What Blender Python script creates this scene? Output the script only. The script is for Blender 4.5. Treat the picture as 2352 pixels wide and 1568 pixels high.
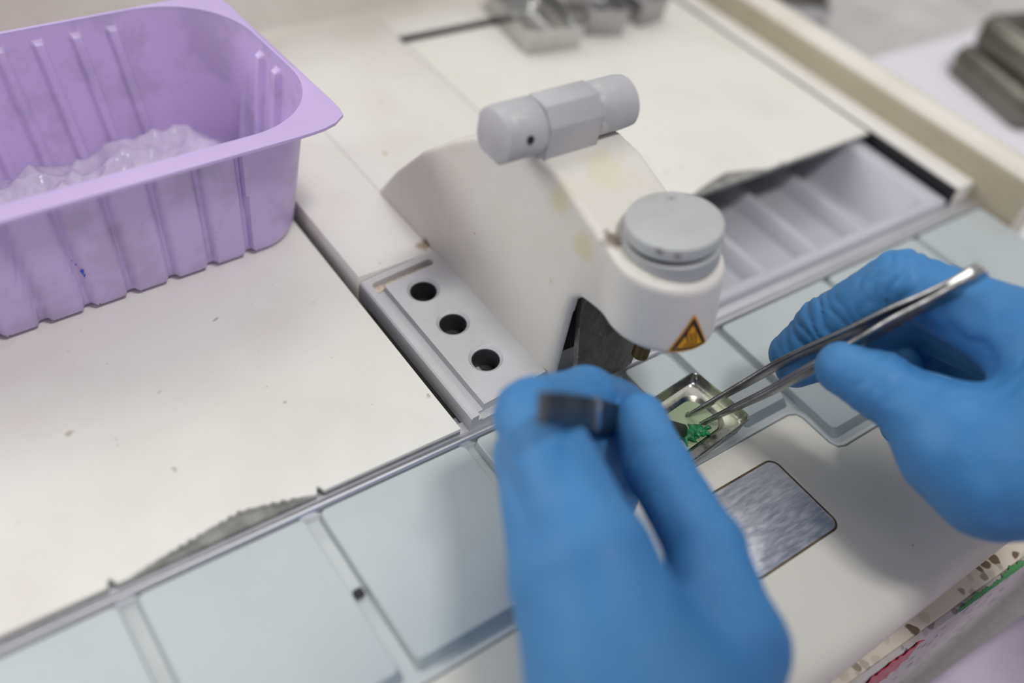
import bpy, bmesh, math, random
import numpy as np
from mathutils import Vector, Matrix

# ------------------------------------------------------------------ scene, camera, light
for o in list(bpy.data.objects):
    bpy.data.objects.remove(o, do_unlink=True)
SC = bpy.context.scene
COL = SC.collection
S = 0.001                      # all dimensions below are millimetres
rng = np.random.default_rng(7)
random.seed(7)

SC.view_settings.view_transform = 'Standard'
SC.view_settings.look = 'None'
SC.view_settings.gamma = 1.0
SC.view_settings.exposure = 0.0
SC.view_settings.use_curve_mapping = False

cam_d = bpy.data.cameras.new('camera')
cam_d.sensor_width = 36.0
cam_d.lens = 2222.0 / 2352.0 * 36.0
cam_d.clip_start = 0.01
cam_d.clip_end = 20.0
cam_d.dof.use_dof = True
cam_d.dof.focus_distance = 0.312
cam_d.dof.aperture_fstop = 3.6
cam = bpy.data.objects.new('camera', cam_d)
COL.objects.link(cam)
R_ = [[0.802224, -0.578038, 0.149364], [-0.326967, -0.634702, -0.700175], [0.499529, 0.51286, -0.698173]]
right, down, fwd = [Vector(r) for r in R_]
cam.matrix_world = Matrix((
    (right[0], -down[0], -fwd[0], -131.930 * S),
    (right[1], -down[1], -fwd[1], -148.597 * S),
    (right[2], -down[2], -fwd[2], 233.797 * S),
    (0, 0, 0, 1)))
SC.camera = cam

world = bpy.data.worlds.new('World')
SC.world = world
world.use_nodes = True
wn = world.node_tree
wn.nodes['Background'].inputs[0].default_value = (1.0, 0.99, 0.98, 1)
wn.nodes['Background'].inputs[1].default_value = 0.33

def area_light(name, loc, target, sx, sy, power, color=(1, 1, 1)):
    l = bpy.data.lights.new(name, 'AREA')
    l.shape = 'RECTANGLE'; l.size = sx; l.size_y = sy
    l.energy = power; l.color = color
    o = bpy.data.objects.new(name, l); COL.objects.link(o)
    o.location = Vector(loc) * S
    d = (Vector(target) - Vector(loc)).normalized()
    o.rotation_euler = d.to_track_quat('-Z', 'Y').to_euler()
    return o
# lights: a ceiling lamp in front of the bench (the person's head shades the near hand from it),
# a low fill added at the left to brighten side faces, one ceiling panel behind the station and a weaker one to the right
area_light('ceiling_lamp', (30, -500, 1400), (40, -20, 0), 0.30, 0.16, 9.4, (1, 0.985, 0.965))
area_light('left_fill', (-760, 650, 450), (20, 40, 20), 0.9, 0.4, 5.0, (1, 0.985, 0.965))  # added fill, low at the back left, for the arm's side face
area_light('ceiling_panel', (150, 820, 1430), (40, 0, 0), 1.2, 0.6, 4.6, (1, 0.985, 0.97))
area_light('ceiling_panel', (900, 250, 1430), (40, 0, 0), 0.5, 1.2, 1.5, (1, 0.985, 0.97))

# ------------------------------------------------------------------ materials
def srgb(r, g, b):
    def f(c):
        c /= 255.0
        return c / 12.92 if c <= 0.04045 else ((c + 0.055) / 1.055) ** 2.4
    return (f(r), f(g), f(b), 1.0)

def new_mat(name):
    m = bpy.data.materials.new(name); m.use_nodes = True
    nt = m.node_tree; b = nt.nodes['Principled BSDF']
    return m, nt, b

def N(nt, t, **kw):
    n = nt.nodes.new(t)
    for k, v in kw.items():
        if k.startswith('i_'):
            n.inputs[k[2:].replace('_', ' ')].default_value = v
        else:
            setattr(n, k, v)
    return n

def simple(name, col, rough=0.5, metal=0.0, col2=None, nscale=40.0, lo=0.35, hi=0.7, bump=0.0, bscale=400.0,
           specks=None, speck_scale=160.0, speck_t=0.74, stretch=None, spec=0.5, coat=0.0, sss=0.0, aniso=None, rough2=None):
    m, nt, b = new_mat(name)
    L = nt.links.new
    b.inputs['Roughness'].default_value = rough
    b.inputs['Metallic'].default_value = metal
    b.inputs['Specular IOR Level'].default_value = spec
    b.inputs['Coat Weight'].default_value = coat
    if sss:
        b.inputs['Subsurface Weight'].default_value = sss
        b.inputs['Subsurface Radius'].default_value = (0.003, 0.0025, 0.004)
        b.inputs['Subsurface Scale'].default_value = 1.0
    tc = N(nt, 'ShaderNodeTexCoord')
    vec = tc.outputs['Object']
    if stretch:
        mp = N(nt, 'ShaderNodeMapping'); mp.inputs['Scale'].default_value = stretch[:3]
        if len(stretch) > 3: mp.inputs['Rotation'].default_value = (0, 0, stretch[3])
        L(vec, mp.inputs['Vector']); vec = mp.outputs['Vector']
    colsock = None
    if col2 is not None:
        n = N(nt, 'ShaderNodeTexNoise'); n.inputs['Scale'].default_value = nscale
        n.inputs['Detail'].default_value = 6.0; n.inputs['Roughness'].default_value = 0.62
        L(vec, n.inputs['Vector'])
        r = N(nt, 'ShaderNodeValToRGB')
        r.color_ramp.elements[0].position = lo; r.color_ramp.elements[0].color = col
        r.color_ramp.elements[1].position = hi; r.color_ramp.elements[1].color = col2
        L(n.outputs['Fac'], r.inputs['Fac']); colsock = r.outputs['Color']
        if rough2 is not None:
            mr = N(nt, 'ShaderNodeMapRange'); mr.inputs['From Min'].default_value = lo; mr.inputs['From Max'].default_value = hi
            mr.inputs['To Min'].default_value = rough; mr.inputs['To Max'].default_value = rough2
            L(n.outputs['Fac'], mr.inputs['Value']); L(mr.outputs['Result'], b.inputs['Roughness'])
    if specks is not None:
        n2 = N(nt, 'ShaderNodeTexNoise'); n2.inputs['Scale'].default_value = speck_scale
        n2.inputs['Detail'].default_value = 2.0
        L(tc.outputs['Object'], n2.inputs['Vector'])
        r2 = N(nt, 'ShaderNodeValToRGB')
        r2.color_ramp.elements[0].position = speck_t; r2.color_ramp.elements[0].color = (0, 0, 0, 1)
        r2.color_ramp.elements[1].position = speck_t + 0.05; r2.color_ramp.elements[1].color = (1, 1, 1, 1)
        L(n2.outputs['Fac'], r2.inputs['Fac'])
        mx = N(nt, 'ShaderNodeMix', data_type='RGBA')
        L(r2.outputs['Color'], mx.inputs[0])
        if colsock is not None: L(colsock, mx.inputs[6])
        else: mx.inputs[6].default_value = col
        mx.inputs[7].default_value = specks
        colsock = mx.outputs[2]
    if colsock is not None: L(colsock, b.inputs['Base Color'])
    else: b.inputs['Base Color'].default_value = col
    if bump:
        n3 = N(nt, 'ShaderNodeTexNoise'); n3.inputs['Scale'].default_value = bscale; n3.inputs['Detail'].default_value = 4.0
        L(vec, n3.inputs['Vector'])
        bp = N(nt, 'ShaderNodeBump'); bp.inputs['Strength'].default_value = bump; bp.inputs['Distance'].default_value = 0.001
        L(n3.outputs['Fac'], bp.inputs['Height']); L(bp.outputs['Normal'], b.inputs['Normal'])
    return m

M = {}
M['white'] = simple('white_plastic', srgb(228, 226, 222), 0.42, 0, srgb(218, 214, 207), 25, 0.45, 0.75, 0.05, 300,
                    specks=srgb(196, 182, 160), speck_scale=120, speck_t=0.72)
M['lid'] = simple('lid_plastic', srgb(229, 228, 222), 0.38, 0, srgb(219, 216, 208), 18, 0.45, 0.75, 0.04, 300,
                  specks=srgb(190, 182, 168), speck_scale=190, speck_t=0.73)
M['lid_core'] = simple('lid_core', srgb(150, 150, 146), 0.8, 0, srgb(120, 120, 116), 150, 0.4, 0.6, 0.4, 500)
M['cream'] = simple('cream_plastic', srgb(222, 220, 210), 0.36, 0, srgb(212, 209, 198), 16, 0.45, 0.75, 0.04, 200,
                    specks=srgb(160, 156, 146), speck_scale=170, speck_t=0.745)
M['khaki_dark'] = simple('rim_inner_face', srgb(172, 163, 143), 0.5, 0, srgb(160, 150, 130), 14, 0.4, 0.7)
M['khaki'] = simple('rim_plastic', srgb(222, 218, 210), 0.5, 0, srgb(208, 202, 190), 14, 0.4, 0.7)
M['arm'] = simple('arm_plastic', srgb(220, 217, 211), 0.4, 0, srgb(211, 206, 198), 18, 0.45, 0.75, 0.05, 250,
                  specks=srgb(190, 165, 115), speck_scale=210, speck_t=0.755)
M['alu'] = simple('matte_aluminium', srgb(198, 203, 204), 0.42, 0.6, srgb(190, 197, 196), 30, 0.4, 0.7, 0.12, 2500, rough2=0.52)
M['alu_pad'] = simple('blasted_aluminium', srgb(194, 202, 204), 0.55, 0.35, srgb(184, 194, 196), 14, 0.4, 0.7, 0.10, 3000,
                      specks=srgb(150, 160, 158), speck_scale=900, speck_t=0.73)
M['rail'] = simple('anodised_rail', srgb(212, 212, 218), 0.34, 0.7, srgb(200, 200, 205), 30, 0.4, 0.7, 0.05, 900)
M['block'] = simple('block_aluminium', srgb(206, 206, 210), 0.46, 0.35, srgb(194, 197, 197), 30, 0.4, 0.7, 0.3, 3000)
M['residue'] = simple('old_wax_residue', srgb(214, 198, 182), 0.6, 0, srgb(150, 92, 40), 160, 0.55, 0.7, 0.3, 600)
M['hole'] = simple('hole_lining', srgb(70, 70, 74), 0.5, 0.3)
M['steel'] = simple('polished_steel', srgb(200, 200, 200), 0.16, 1.0, srgb(180, 180, 178), 60, 0.4, 0.7, 0.03, 700, rough2=0.3)
M['mould'] = simple('mould_steel', srgb(170, 168, 164), 0.2, 1.0, srgb(186, 192, 170), 90, 0.5, 0.68, 0.06, 500, rough2=0.42)
M['forceps'] = simple('forceps_steel', srgb(150, 150, 152), 0.28, 1.0, srgb(120, 116, 112), 110, 0.45, 0.65, 0.1, 600, rough2=0.45)
M['dullsteel'] = simple('dull_steel', srgb(176, 175, 177), 0.34, 0.85, srgb(150, 149, 152), 40, 0.4, 0.7, 0.05, 400)
M['forceps_refl'] = simple('forceps_dark_reflection', srgb(92, 94, 100), 0.3, 1.0, srgb(78, 78, 82), 110, 0.45, 0.65, 0.1, 600, rough2=0.45)  # dark reflections of hands and operator put into the base colour
M['darksteel'] = simple('dark_steel', srgb(126, 124, 116), 0.32, 0.9, srgb(104, 102, 92), 40, 0.4, 0.7, 0.05, 400)
M['plate_dark'] = simple('blackened_plate', srgb(128, 126, 122), 0.36, 0.6, srgb(96, 94, 92), 90, 0.4, 0.65, 0.8, 240, specks=srgb(178, 178, 174), speck_scale=190, speck_t=0.70)
M['hex'] = simple('grey_polymer', srgb(182, 182, 186), 0.42, 0, srgb(170, 170, 174), 60, 0.4, 0.7, 0.12, 250, specks=srgb(196, 196, 198), speck_scale=140, speck_t=0.66)
M['knob'] = simple('knob_grey', srgb(176, 179, 180), 0.45, 0, srgb(166, 167, 166), 50, 0.4, 0.7, 0.05, 300,
                   specks=srgb(120, 112, 104), speck_scale=75, speck_t=0.69)
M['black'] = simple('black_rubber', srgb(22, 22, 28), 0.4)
M['void'] = simple('cavity_shade', srgb(30, 30, 31), 0.7)  # dark colour standing in for shade inside gaps
M['basin'] = simple('grey_basin_plastic', srgb(190, 191, 200), 0.42, 0, srgb(182, 183, 192), 12, 0.4, 0.7)
M['nozzle'] = simple('nozzle_brass', srgb(104, 88, 64), 0.35, 0.9)
M['insert'] = simple('scratched_steel', srgb(186, 188, 198), 0.36, 0.8, srgb(222, 223, 226), 150, 0.36, 0.68, 0.16, 500, stretch=(1.0, 5.0, 1.0, 0.6), rough2=0.48)
M['grout'] = simple('brown_sealant', srgb(104, 88, 66), 0.7, 0, srgb(70, 58, 46), 120, 0.4, 0.6)
M['yellow'] = simple('sign_yellow', srgb(232, 160, 10), 0.4)
M['signblack'] = simple('sign_black', srgb(34, 24, 14), 0.45)
M['purple'] = simple('lilac_plastic', srgb(201, 181, 227), 0.36, 0, srgb(194, 173, 221), 22, 0.4, 0.7, 0.03, 200, sss=0.12)
M['purple_worn'] = simple('lilac_plastic_scuffed', srgb(201, 181, 227), 0.36, 0, srgb(187, 170, 206), 45, 0.48, 0.60, 0.03, 200, sss=0.12)
M['ink'] = simple('blue_ink', srgb(40, 70, 190), 0.5)
M['paper'] = simple('white_paper', srgb(232, 230, 238), 0.6)
M['coat'] = simple('lilac_white_cloth', srgb(204, 194, 212), 0.85, 0, srgb(190, 180, 200), 40, 0.4, 0.7, 0.2, 900)
M['skin'] = simple('skin', srgb(200, 150, 122), 0.5, sss=0.1)
M['hair'] = simple('dark_hair', srgb(40, 30, 26), 0.5, 0, srgb(26, 20, 18), 300)
M['red'] = simple('red_film', srgb(200, 20, 62), 0.3, 0, srgb(170, 30, 52), 150, 0.4, 0.7, 0.5, 250)
M['green'] = simple('green_dye', srgb(22, 128, 76), 0.35, 0, srgb(12, 92, 54), 300, 0.4, 0.65, 0.6, 500)
M['green_stain'] = simple('green_stain', srgb(70, 140, 86), 0.5)
M['bag_grey'] = simple('cloudy_plastic', srgb(206, 203, 202), 0.35, 0, srgb(188, 184, 184), 20, 0.4, 0.7, 0.3, 60)

def glove_mat():
    m, nt, b = new_mat('blue_nitrile')
    L = nt.links.new
    b.inputs['Roughness'].default_value = 0.5
    b.inputs['Specular IOR Level'].default_value = 0.28
    tc = N(nt, 'ShaderNodeTexCoord')
    n = N(nt, 'ShaderNodeTexNoise'); n.inputs['Scale'].default_value = 45; n.inputs['Detail'].default_value = 4
    L(tc.outputs['Object'], n.inputs['Vector'])
    r = N(nt, 'ShaderNodeValToRGB')
    r.color_ramp.elements[0].position = 0.35; r.color_ramp.elements[0].color = srgb(62, 124, 180)
    r.color_ramp.elements[1].position = 0.7; r.color_ramp.elements[1].color = srgb(74, 134, 188)
    L(n.outputs['Fac'], r.inputs['Fac']); L(r.outputs['Color'], b.inputs['Base Color'])
    w = N(nt, 'ShaderNodeTexNoise'); w.inputs['Scale'].default_value = 260; w.inputs['Detail'].default_value = 3
    w.inputs['Distortion'].default_value = 0.6
    L(tc.outputs['Object'], w.inputs['Vector'])
    bp = N(nt, 'ShaderNodeBump'); bp.inputs['Strength'].default_value = 0.18; bp.inputs['Distance'].default_value = 0.001
    L(w.outputs['Fac'], bp.inputs['Height']); L(bp.outputs['Normal'], b.inputs['Normal'])
    b.inputs['Subsurface Weight'].default_value = 0.08
    b.inputs['Subsurface Radius'].default_value = (0.001, 0.002, 0.003)
    b.inputs['Subsurface Scale'].default_value = 1.0
    return m
M['glove'] = glove_mat()

def stain(m, centre, radius, col, strength=0.8, nscale=260):
    """a patch of dirt with its own shape around a point of the object."""
    nt = m.node_tree; L = nt.links.new; b = nt.nodes['Principled BSDF']
    tc = N(nt, 'ShaderNodeTexCoord')
    sub = N(nt, 'ShaderNodeVectorMath', operation='DISTANCE'); sub.inputs[1].default_value = [c * S for c in centre]
    L(tc.outputs['Object'], sub.inputs[0])
    n = N(nt, 'ShaderNodeTexNoise'); n.inputs['Scale'].default_value = nscale; n.inputs['Detail'].default_value = 5
    L(tc.outputs['Object'], n.inputs['Vector'])
    mr = N(nt, 'ShaderNodeMapRange'); mr.inputs['From Min'].default_value = 0; mr.inputs['From Max'].default_value = radius * S
    mr.inputs['To Min'].default_value = 0.75; mr.inputs['To Max'].default_value = -0.25
    L(sub.outputs['Value'], mr.inputs['Value'])
    ad = N(nt, 'ShaderNodeMath', operation='ADD'); L(mr.outputs['Result'], ad.inputs[0]); L(n.outputs['Fac'], ad.inputs[1])
    m2 = N(nt, 'ShaderNodeMapRange'); m2.inputs['From Min'].default_value = 0.62; m2.inputs['From Max'].default_value = 1.0
    m2.inputs['To Max'].default_value = strength; L(ad.outputs['Value'], m2.inputs['Value'])
    mx = N(nt, 'ShaderNodeMix', data_type='RGBA'); L(m2.outputs['Result'], mx.inputs[0])
    src = b.inputs['Base Color'].links[0].from_socket
    L(src, mx.inputs[6]); mx.inputs[7].default_value = col; L(mx.outputs[2], b.inputs['Base Color'])
stain(M['arm'], (31.5, 12, 71), 11, srgb(206, 196, 150), 0.6, 120)
stain(M['arm'], (31, -2, 64), 9, srgb(206, 196, 150), 0.6, 120)
stain(M['arm'], (48, 12, 76), 16, srgb(214, 206, 172), 0.5, 140)
stain(M['arm'], (34.2, -9, 71), 6.5, srgb(96, 78, 62), 0.85, 300)
stain(M['arm'], (36, -25, 66), 5.0, srgb(170, 150, 126), 0.6, 300)
stain(M['arm'], (31, 73, 7.5), 4.5, srgb(120, 88, 50), 0.9, 400)
stain(M['knob'], (43, -7.5, 79.8), 4.0, srgb(128, 122, 116), 0.6, 300)
stain(M['knob'], (53, -9.5, 79), 2.6, srgb(120, 114, 110), 0.7, 300)
stain(M['knob'], (35.5, -24.5, 77), 2.6, srgb(110, 94, 84), 0.8, 300)
stain(M['knob'], (39, -28, 77), 2.2, srgb(110, 94, 84), 0.8, 300)
stain(M['white'], (29.5, 73, 7.5), 5.0, srgb(150, 118, 76), 0.7, 400)

def wax_mat():
    m, nt, b = new_mat('molten_wax')
    b.inputs['Base Color'].default_value = srgb(190, 207, 172)
    b.inputs['Roughness'].default_value = 0.05
    b.inputs['Transmission Weight'].default_value = 0.5
    b.inputs['IOR'].default_value = 1.43
    return m
M['wax'] = wax_mat()

def film_mat(name, col, alpha, rough=0.2):
    m, nt, b = new_mat(name)
    b.inputs['Base Color'].default_value = col
    b.inputs['Roughness'].default_value = rough
    b.inputs['Alpha'].default_value = alpha
    return m
M['film'] = film_mat('clear_film', srgb(238, 229, 246), 0.42)

def terrazzo(name, base, base2, chips, chip_scale=140):
    m, nt, b = new_mat(name)
    L = nt.links.new
    b.inputs['Roughness'].default_value = 0.4
    tc = N(nt, 'ShaderNodeTexCoord')
    ns = N(nt, 'ShaderNodeTexNoise'); ns.inputs['Scale'].default_value = 120
    L(tc.outputs['Object'], ns.inputs['Vector'])
    ad = N(nt, 'ShaderNodeMixRGB', blend_type='ADD'); ad.inputs['Fac'].default_value = 0.006
    L(tc.outputs['Object'], ad.inputs['Color1']); L(ns.outputs['Color'], ad.inputs['Color2'])
    v = N(nt, 'ShaderNodeTexVoronoi'); v.inputs['Scale'].default_value = chip_scale
    L(ad.outputs['Color'], v.inputs['Vector'])
    sep = N(nt, 'ShaderNodeSeparateColor'); L(v.outputs['Color'], sep.inputs['Color'])
    rp = N(nt, 'ShaderNodeValToRGB'); rp.color_ramp.interpolation = 'CONSTANT'
    els = rp.color_ramp.elements
    els[0].position = 0.0; els[0].color = base
    els[1].position = 0.42; els[1].color = base2
    for p, c in chips:
        e = els.new(p); e.color = c
    L(sep.outputs['Red'], rp.inputs['Fac'])
    dr = N(nt, 'ShaderNodeValToRGB')
    dr.color_ramp.elements[0].position = 0.36; dr.color_ramp.elements[0].color = (1, 1, 1, 1)
    dr.color_ramp.elements[1].position = 0.48; dr.color_ramp.elements[1].color = (0, 0, 0, 1)
    L(v.outputs['Distance'], dr.inputs['Fac'])
    mx = N(nt, 'ShaderNodeMix', data_type='RGBA')
    L(dr.outputs['Color'], mx.inputs[0]); mx.inputs[6].default_value = base; L(rp.outputs['Color'], mx.inputs[7])
    L(mx.outputs[2], b.inputs['Base Color'])
    return m
M['terrazzo'] = terrazzo('terrazzo', srgb(222, 212, 196), srgb(204, 194, 176),
                         [(0.58, srgb(186, 178, 164)), (0.74, srgb(150, 140, 120)), (0.85, srgb(112, 92, 70)), (0.93, srgb(92, 92, 88))], 230)
M['terrazzo_face'] = terrazzo('terrazzo_edge', srgb(196, 190, 190), srgb(188, 181, 182),
                              [(0.60, srgb(176, 168, 170)), (0.76, srgb(146, 136, 138)), (0.88, srgb(104, 102, 110))], 260)

# ------------------------------------------------------------------ mesh helpers
def link_mesh(name, verts, faces, mat, parent=None, smooth=None, loc=None):
    me = bpy.data.meshes.new(name)
    v = np.asarray(verts, dtype=float)
    me.from_pydata([tuple(p * S) for p in v], [], [tuple(int(i) for i in f) for f in faces])
    me.update()
    if isinstance(mat, (list, tuple)):
        for x in mat: me.materials.append(x)
    else:
        me.materials.append(mat)
    o = bpy.data.objects.new(name, me); COL.objects.link(o)
    if parent is not None: o.parent = parent
    if smooth is not None: set_smooth(me, smooth)
    return o

def set_smooth(me, angle):
    """angle in degrees; 180 = all smooth, edges sharper than angle stay sharp."""
    for p in me.polygons: p.use_smooth = True
    if angle < 180:
        bm = bmesh.new(); bm.from_mesh(me)
        ca = math.radians(angle)
        for e in bm.edges:
            if len(e.link_faces) == 2:
                e.smooth = e.calc_face_angle(0) < ca
            else:
                e.smooth = False
        bm.to_mesh(me); bm.free()

def from_bm(name, bm, mat, parent=None, smooth=35):
    bmesh.ops.recalc_face_normals(bm, faces=bm.faces)
    me = bpy.data.meshes.new(name); bm.to_mesh(me); bm.free()
    me.transform(Matrix.Scale(S, 4))
    me.materials.append(mat)
    o = bpy.data.objects.new(name, me); COL.objects.link(o)
    if parent is not None: o.parent = parent
    set_smooth(me, smooth)
    return o

def bm_box(bm, x0, x1, y0, y1, z0, z1, bev=0.0, seg=2, mtx=None):
    r = bmesh.ops.create_cube(bm, size=1.0)
    vs = r['verts']
    for v in vs:
        v.co = Vector((x0 + (v.co.x + .5) * (x1 - x0), y0 + (v.co.y + .5) * (y1 - y0), z0 + (v.co.z + .5) * (z1 - z0)))
    if bev > 0:
        es = list({e for v in vs for e in v.link_edges})
        rr = bmesh.ops.bevel(bm, geom=es, offset=bev, segments=seg, profile=0.5, affect='EDGES')
        vs = list({v for f in rr['faces'] for v in f.verts} | {v for v in vs if v.is_valid})
    if mtx is not None:
        for v in vs: v.co = mtx @ v.co
    return vs

def box(name, dims, mat, parent=None, bev=0.6, seg=2, smooth=40):
    bm = bmesh.new(); bm_box(bm, *dims, bev, seg)
    return from_bm(name, bm, mat, parent, smooth)

def bm_prism(bm, poly, z0, z1, bev=0.0, seg=2, axis='z'):
    """extrude a 2-D polygon; axis 'z': poly=(x,y); axis 'x': poly=(y,z) and z0,z1 are x."""
    def P(p, h):
        return (p[0], p[1], h) if axis == 'z' else (h, p[0], p[1])
    a = [bm.verts.new(P(p, z0)) for p in poly]
    b = [bm.verts.new(P(p, z1)) for p in poly]
    n = len(poly)
    top = bm.faces.new(b); bot = bm.faces.new(list(reversed(a)))
    for i in range(n):
        bm.faces.new((a[i], a[(i + 1) % n], b[(i + 1) % n], b[i]))
    if bev > 0:
        bm.normal_update()
        es = [e for e in bm.edges if e.is_valid and top in e.link_faces]
        bmesh.ops.bevel(bm, geom=es, offset=bev, segments=seg, profile=0.5, affect='EDGES')

def prism(name, poly, z0, z1, mat, parent=None, bev=0.0, seg=2, axis='z', smooth=40):
    bm = bmesh.new(); bm_prism(bm, poly, z0, z1, bev, seg, axis)
    return from_bm(name, bm, mat, parent, smooth)

def rrect(w, d, r, n=6, cx=0.0, cy=0.0):
    r = max(min(r, w / 2 - 1e-3, d / 2 - 1e-3), 1e-3)
    pts = []
    for (sx, sy, a0) in ((1, -1, -90), (1, 1, 0), (-1, 1, 90), (-1, -1, 180)):
        for k in range(n + 1):
            a = math.radians(a0 + 90.0 * k / n)
            pts.append((cx + sx * (w / 2 - r) + r * math.cos(a), cy + sy * (d / 2 - r) + r * math.sin(a)))
    return pts

def loft(rings, close_first=False, close_last=False):
    """rings: list of equally long closed loops of 3-D points."""
    n = len(rings[0]); verts = [p for r in rings for p in r]; faces = []
    for i in range(len(rings) - 1):
        for k in range(n):
            a = i * n + k; b = i * n + (k + 1) % n
            faces.append((a, b, b + n, a + n))
    if close_first: faces.append(tuple(reversed(range(n))))
    if close_last: faces.append(tuple(range((len(rings) - 1) * n, len(rings) * n)))
    return verts, faces

def lathe(profile, centre=(0, 0, 0), axis=(0, 0, 1), n=48):
    """profile: (radius, height) list, closed at both ends."""
    ax = Vector(axis).normalized()
    u = ax.orthogonal().normalized()
    if abs(ax.z) > 0.7: u = (Vector((1, 0, 0)) - ax * ax.x).normalized()
    w = ax.cross(u); c = Vector(centre)
    rings = []
    for r, h in profile:
        rings.append([tuple(c + ax * h + (u * math.cos(2 * math.pi * k / n) + w * math.sin(2 * math.pi * k / n)) * r) for k in range(n)])
    return loft(rings, True, True)

def bool_cut(o, cutters):
    for c in cutters:
        md = o.modifiers.new('cut', 'BOOLEAN'); md.operation = 'DIFFERENCE'; md.object = c; md.solver = 'EXACT'
    dg = bpy.context.evaluated_depsgraph_get()
    me = bpy.data.meshes.new_from_object(o.evaluated_get(dg))
    o.modifiers.clear(); old = o.data; o.data = me; bpy.data.meshes.remove(old)
    for c in cutters: bpy.data.objects.remove(c, do_unlink=True)
    set_smooth(o.data, 35)

def empty(name, loc=(0, 0, 0), rotz=0.0):
    o = bpy.data.objects.new(name, None); COL.objects.link(o)
    o.location = Vector(loc) * S; o.rotation_euler = (0, 0, rotz); o.empty_display_size = 0.01
    return o

def tag(o, label, cat, group=None, kind=None):
    o['label'] = label
    if cat: o['category'] = cat
    if group: o['group'] = group
    if kind: o['kind'] = kind
    return o

# ------------------------------------------------------------------ signed-distance modelling (for organic shapes)
def surface_nets(f, org, h):
    f = np.asarray(f, dtype=np.float32)
    nx, ny, nz = f.shape
    inside = f < 0
    corners = [(i, j, k) for i in (0, 1) for j in (0, 1) for k in (0, 1)]
    sl = lambda c: (slice(c[0], nx - 1 + c[0]), slice(c[1], ny - 1 + c[1]), slice(c[2], nz - 1 + c[2]))
    cnt = sum(inside[sl(c)].astype(np.int8) for c in corners)
    act = (cnt > 0) & (cnt < 8)
    idx = np.argwhere(act)
    vid = -np.ones(act.shape, dtype=np.int64); vid[act] = np.arange(len(idx))
    acc = np.zeros((len(idx), 3)); num = np.zeros(len(idx))
    edges = [(a, b) for a in corners for b in corners if a < b and sum(abs(x - y) for x, y in zip(a, b)) == 1]
    for a, b in edges:
        fa = f[idx[:, 0] + a[0], idx[:, 1] + a[1], idx[:, 2] + a[2]]
        fb = f[idx[:, 0] + b[0], idx[:, 1] + b[1], idx[:, 2] + b[2]]
        m = (fa < 0) != (fb < 0)
        t = np.where(m, fa / np.where(m, fa - fb, 1), 0)
        p = np.array(a)[None] + t[:, None] * (np.array(b) - np.array(a))[None]
        acc += np.where(m[:, None], p, 0); num += m
    v = (idx + acc / num[:, None]) * h + np.array(org)
    quads = []
    for ax in range(3):
        o1, o2 = [(1, 2), (2, 0), (0, 1)][ax]
        s0 = [slice(1, -1)] * 3; s0[ax] = slice(0, -1)
        s1 = list(s0); s1[ax] = slice(1, None)
        A = inside[tuple(s0)]; B = inside[tuple(s1)]
        e = np.argwhere(A != B)
        base = e.copy(); base[:, [o1, o2]] += 1
        fl = A[e[:, 0], e[:, 1], e[:, 2]]
        def cell(d1, d2):
            c = base.copy(); c[:, o1] -= d1; c[:, o2] -= d2
            return vid[c[:, 0], c[:, 1], c[:, 2]]
        q = np.stack([cell(1, 1), cell(0, 1), cell(0, 0), cell(1, 0)], 1)
        q = np.where(fl[:, None], q, q[:, ::-1])
        quads.append(q)
    q = np.concatenate(quads)
    q = q[(q >= 0).all(1)]
    return v, q

def relax(v, q, it=4, lam=0.5, mu=-0.53):
    e = np.concatenate([q[:, [0, 1]], q[:, [1, 2]], q[:, [2, 3]], q[:, [3, 0]]])
    deg = np.bincount(e.ravel(), minlength=len(v)).astype(float)
    for k in range(it * 2):
        s = np.zeros_like(v)
        for c in range(3):
            s[:, c] = np.bincount(e[:, 0], v[e[:, 1], c], len(v)) + np.bincount(e[:, 1], v[e[:, 0], c], len(v))
        d = s / deg[:, None] - v
        v = v + (lam if k % 2 == 0 else mu) * d
    return v

def largest(v, q):
    """keep the biggest connected piece."""
    lab = np.arange(len(v))
    while True:
        m = lab[q].min(1); new = lab.copy()
        for c in range(4): np.minimum.at(new, q[:, c], m)
        new = new[new]
        if (new == lab).all(): break
        lab = new
    ids, cnt = np.unique(lab, return_counts=True)
    keep = lab == ids[cnt.argmax()]
    remap = np.cumsum(keep) - 1
    return v[keep], remap[q[keep[q[:, 0]]]]

def grid(lo, hi, h):
    ax = [np.arange(lo[i], hi[i] + h, h, dtype=np.float32) for i in range(3)]
    return np.meshgrid(*ax, indexing='ij')

def smin(a, b, k):
    hh = np.clip(0.5 + 0.5 * (b - a) / k, 0, 1)
    return b + (a - b) * hh - k * hh * (1 - hh)

def smax(a, b, k):
    return -smin(-a, -b, k)

def cone_sdf(X, Y, Z, a, b, ra, rb):
    a = np.array(a, np.float32); b = np.array(b, np.float32); d = b - a; L2 = float(d @ d)
    px, py, pz = X - a[0], Y - a[1], Z - a[2]
    t = np.clip((px * d[0] + py * d[1] + pz * d[2]) / L2, 0, 1)
    return np.sqrt((px - t * d[0]) ** 2 + (py - t * d[1]) ** 2 + (pz - t * d[2]) ** 2) - (ra + (rb - ra) * t)

def poly_sdf(px, py, poly):
    d = np.full(px.shape, 1e9, np.float32); s = np.ones(px.shape, np.float32)
    n = len(poly)
    for i in range(n):
        ax, ay = poly[i]; bx, by = poly[i - 1]
        ex, ey = bx - ax, by - ay; wx, wy = px - ax, py - ay
        t = np.clip((wx * ex + wy * ey) / (ex * ex + ey * ey), 0, 1)
        d = np.minimum(d, (wx - ex * t) ** 2 + (wy - ey * t) ** 2)
        c1 = py >= ay; c2 = py < by; c3 = ex * wy > ey * wx
        s = np.where((c1 & c2 & c3) | (~c1 & ~c2 & ~c3), -s, s)
    return s * np.sqrt(d)

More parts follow.
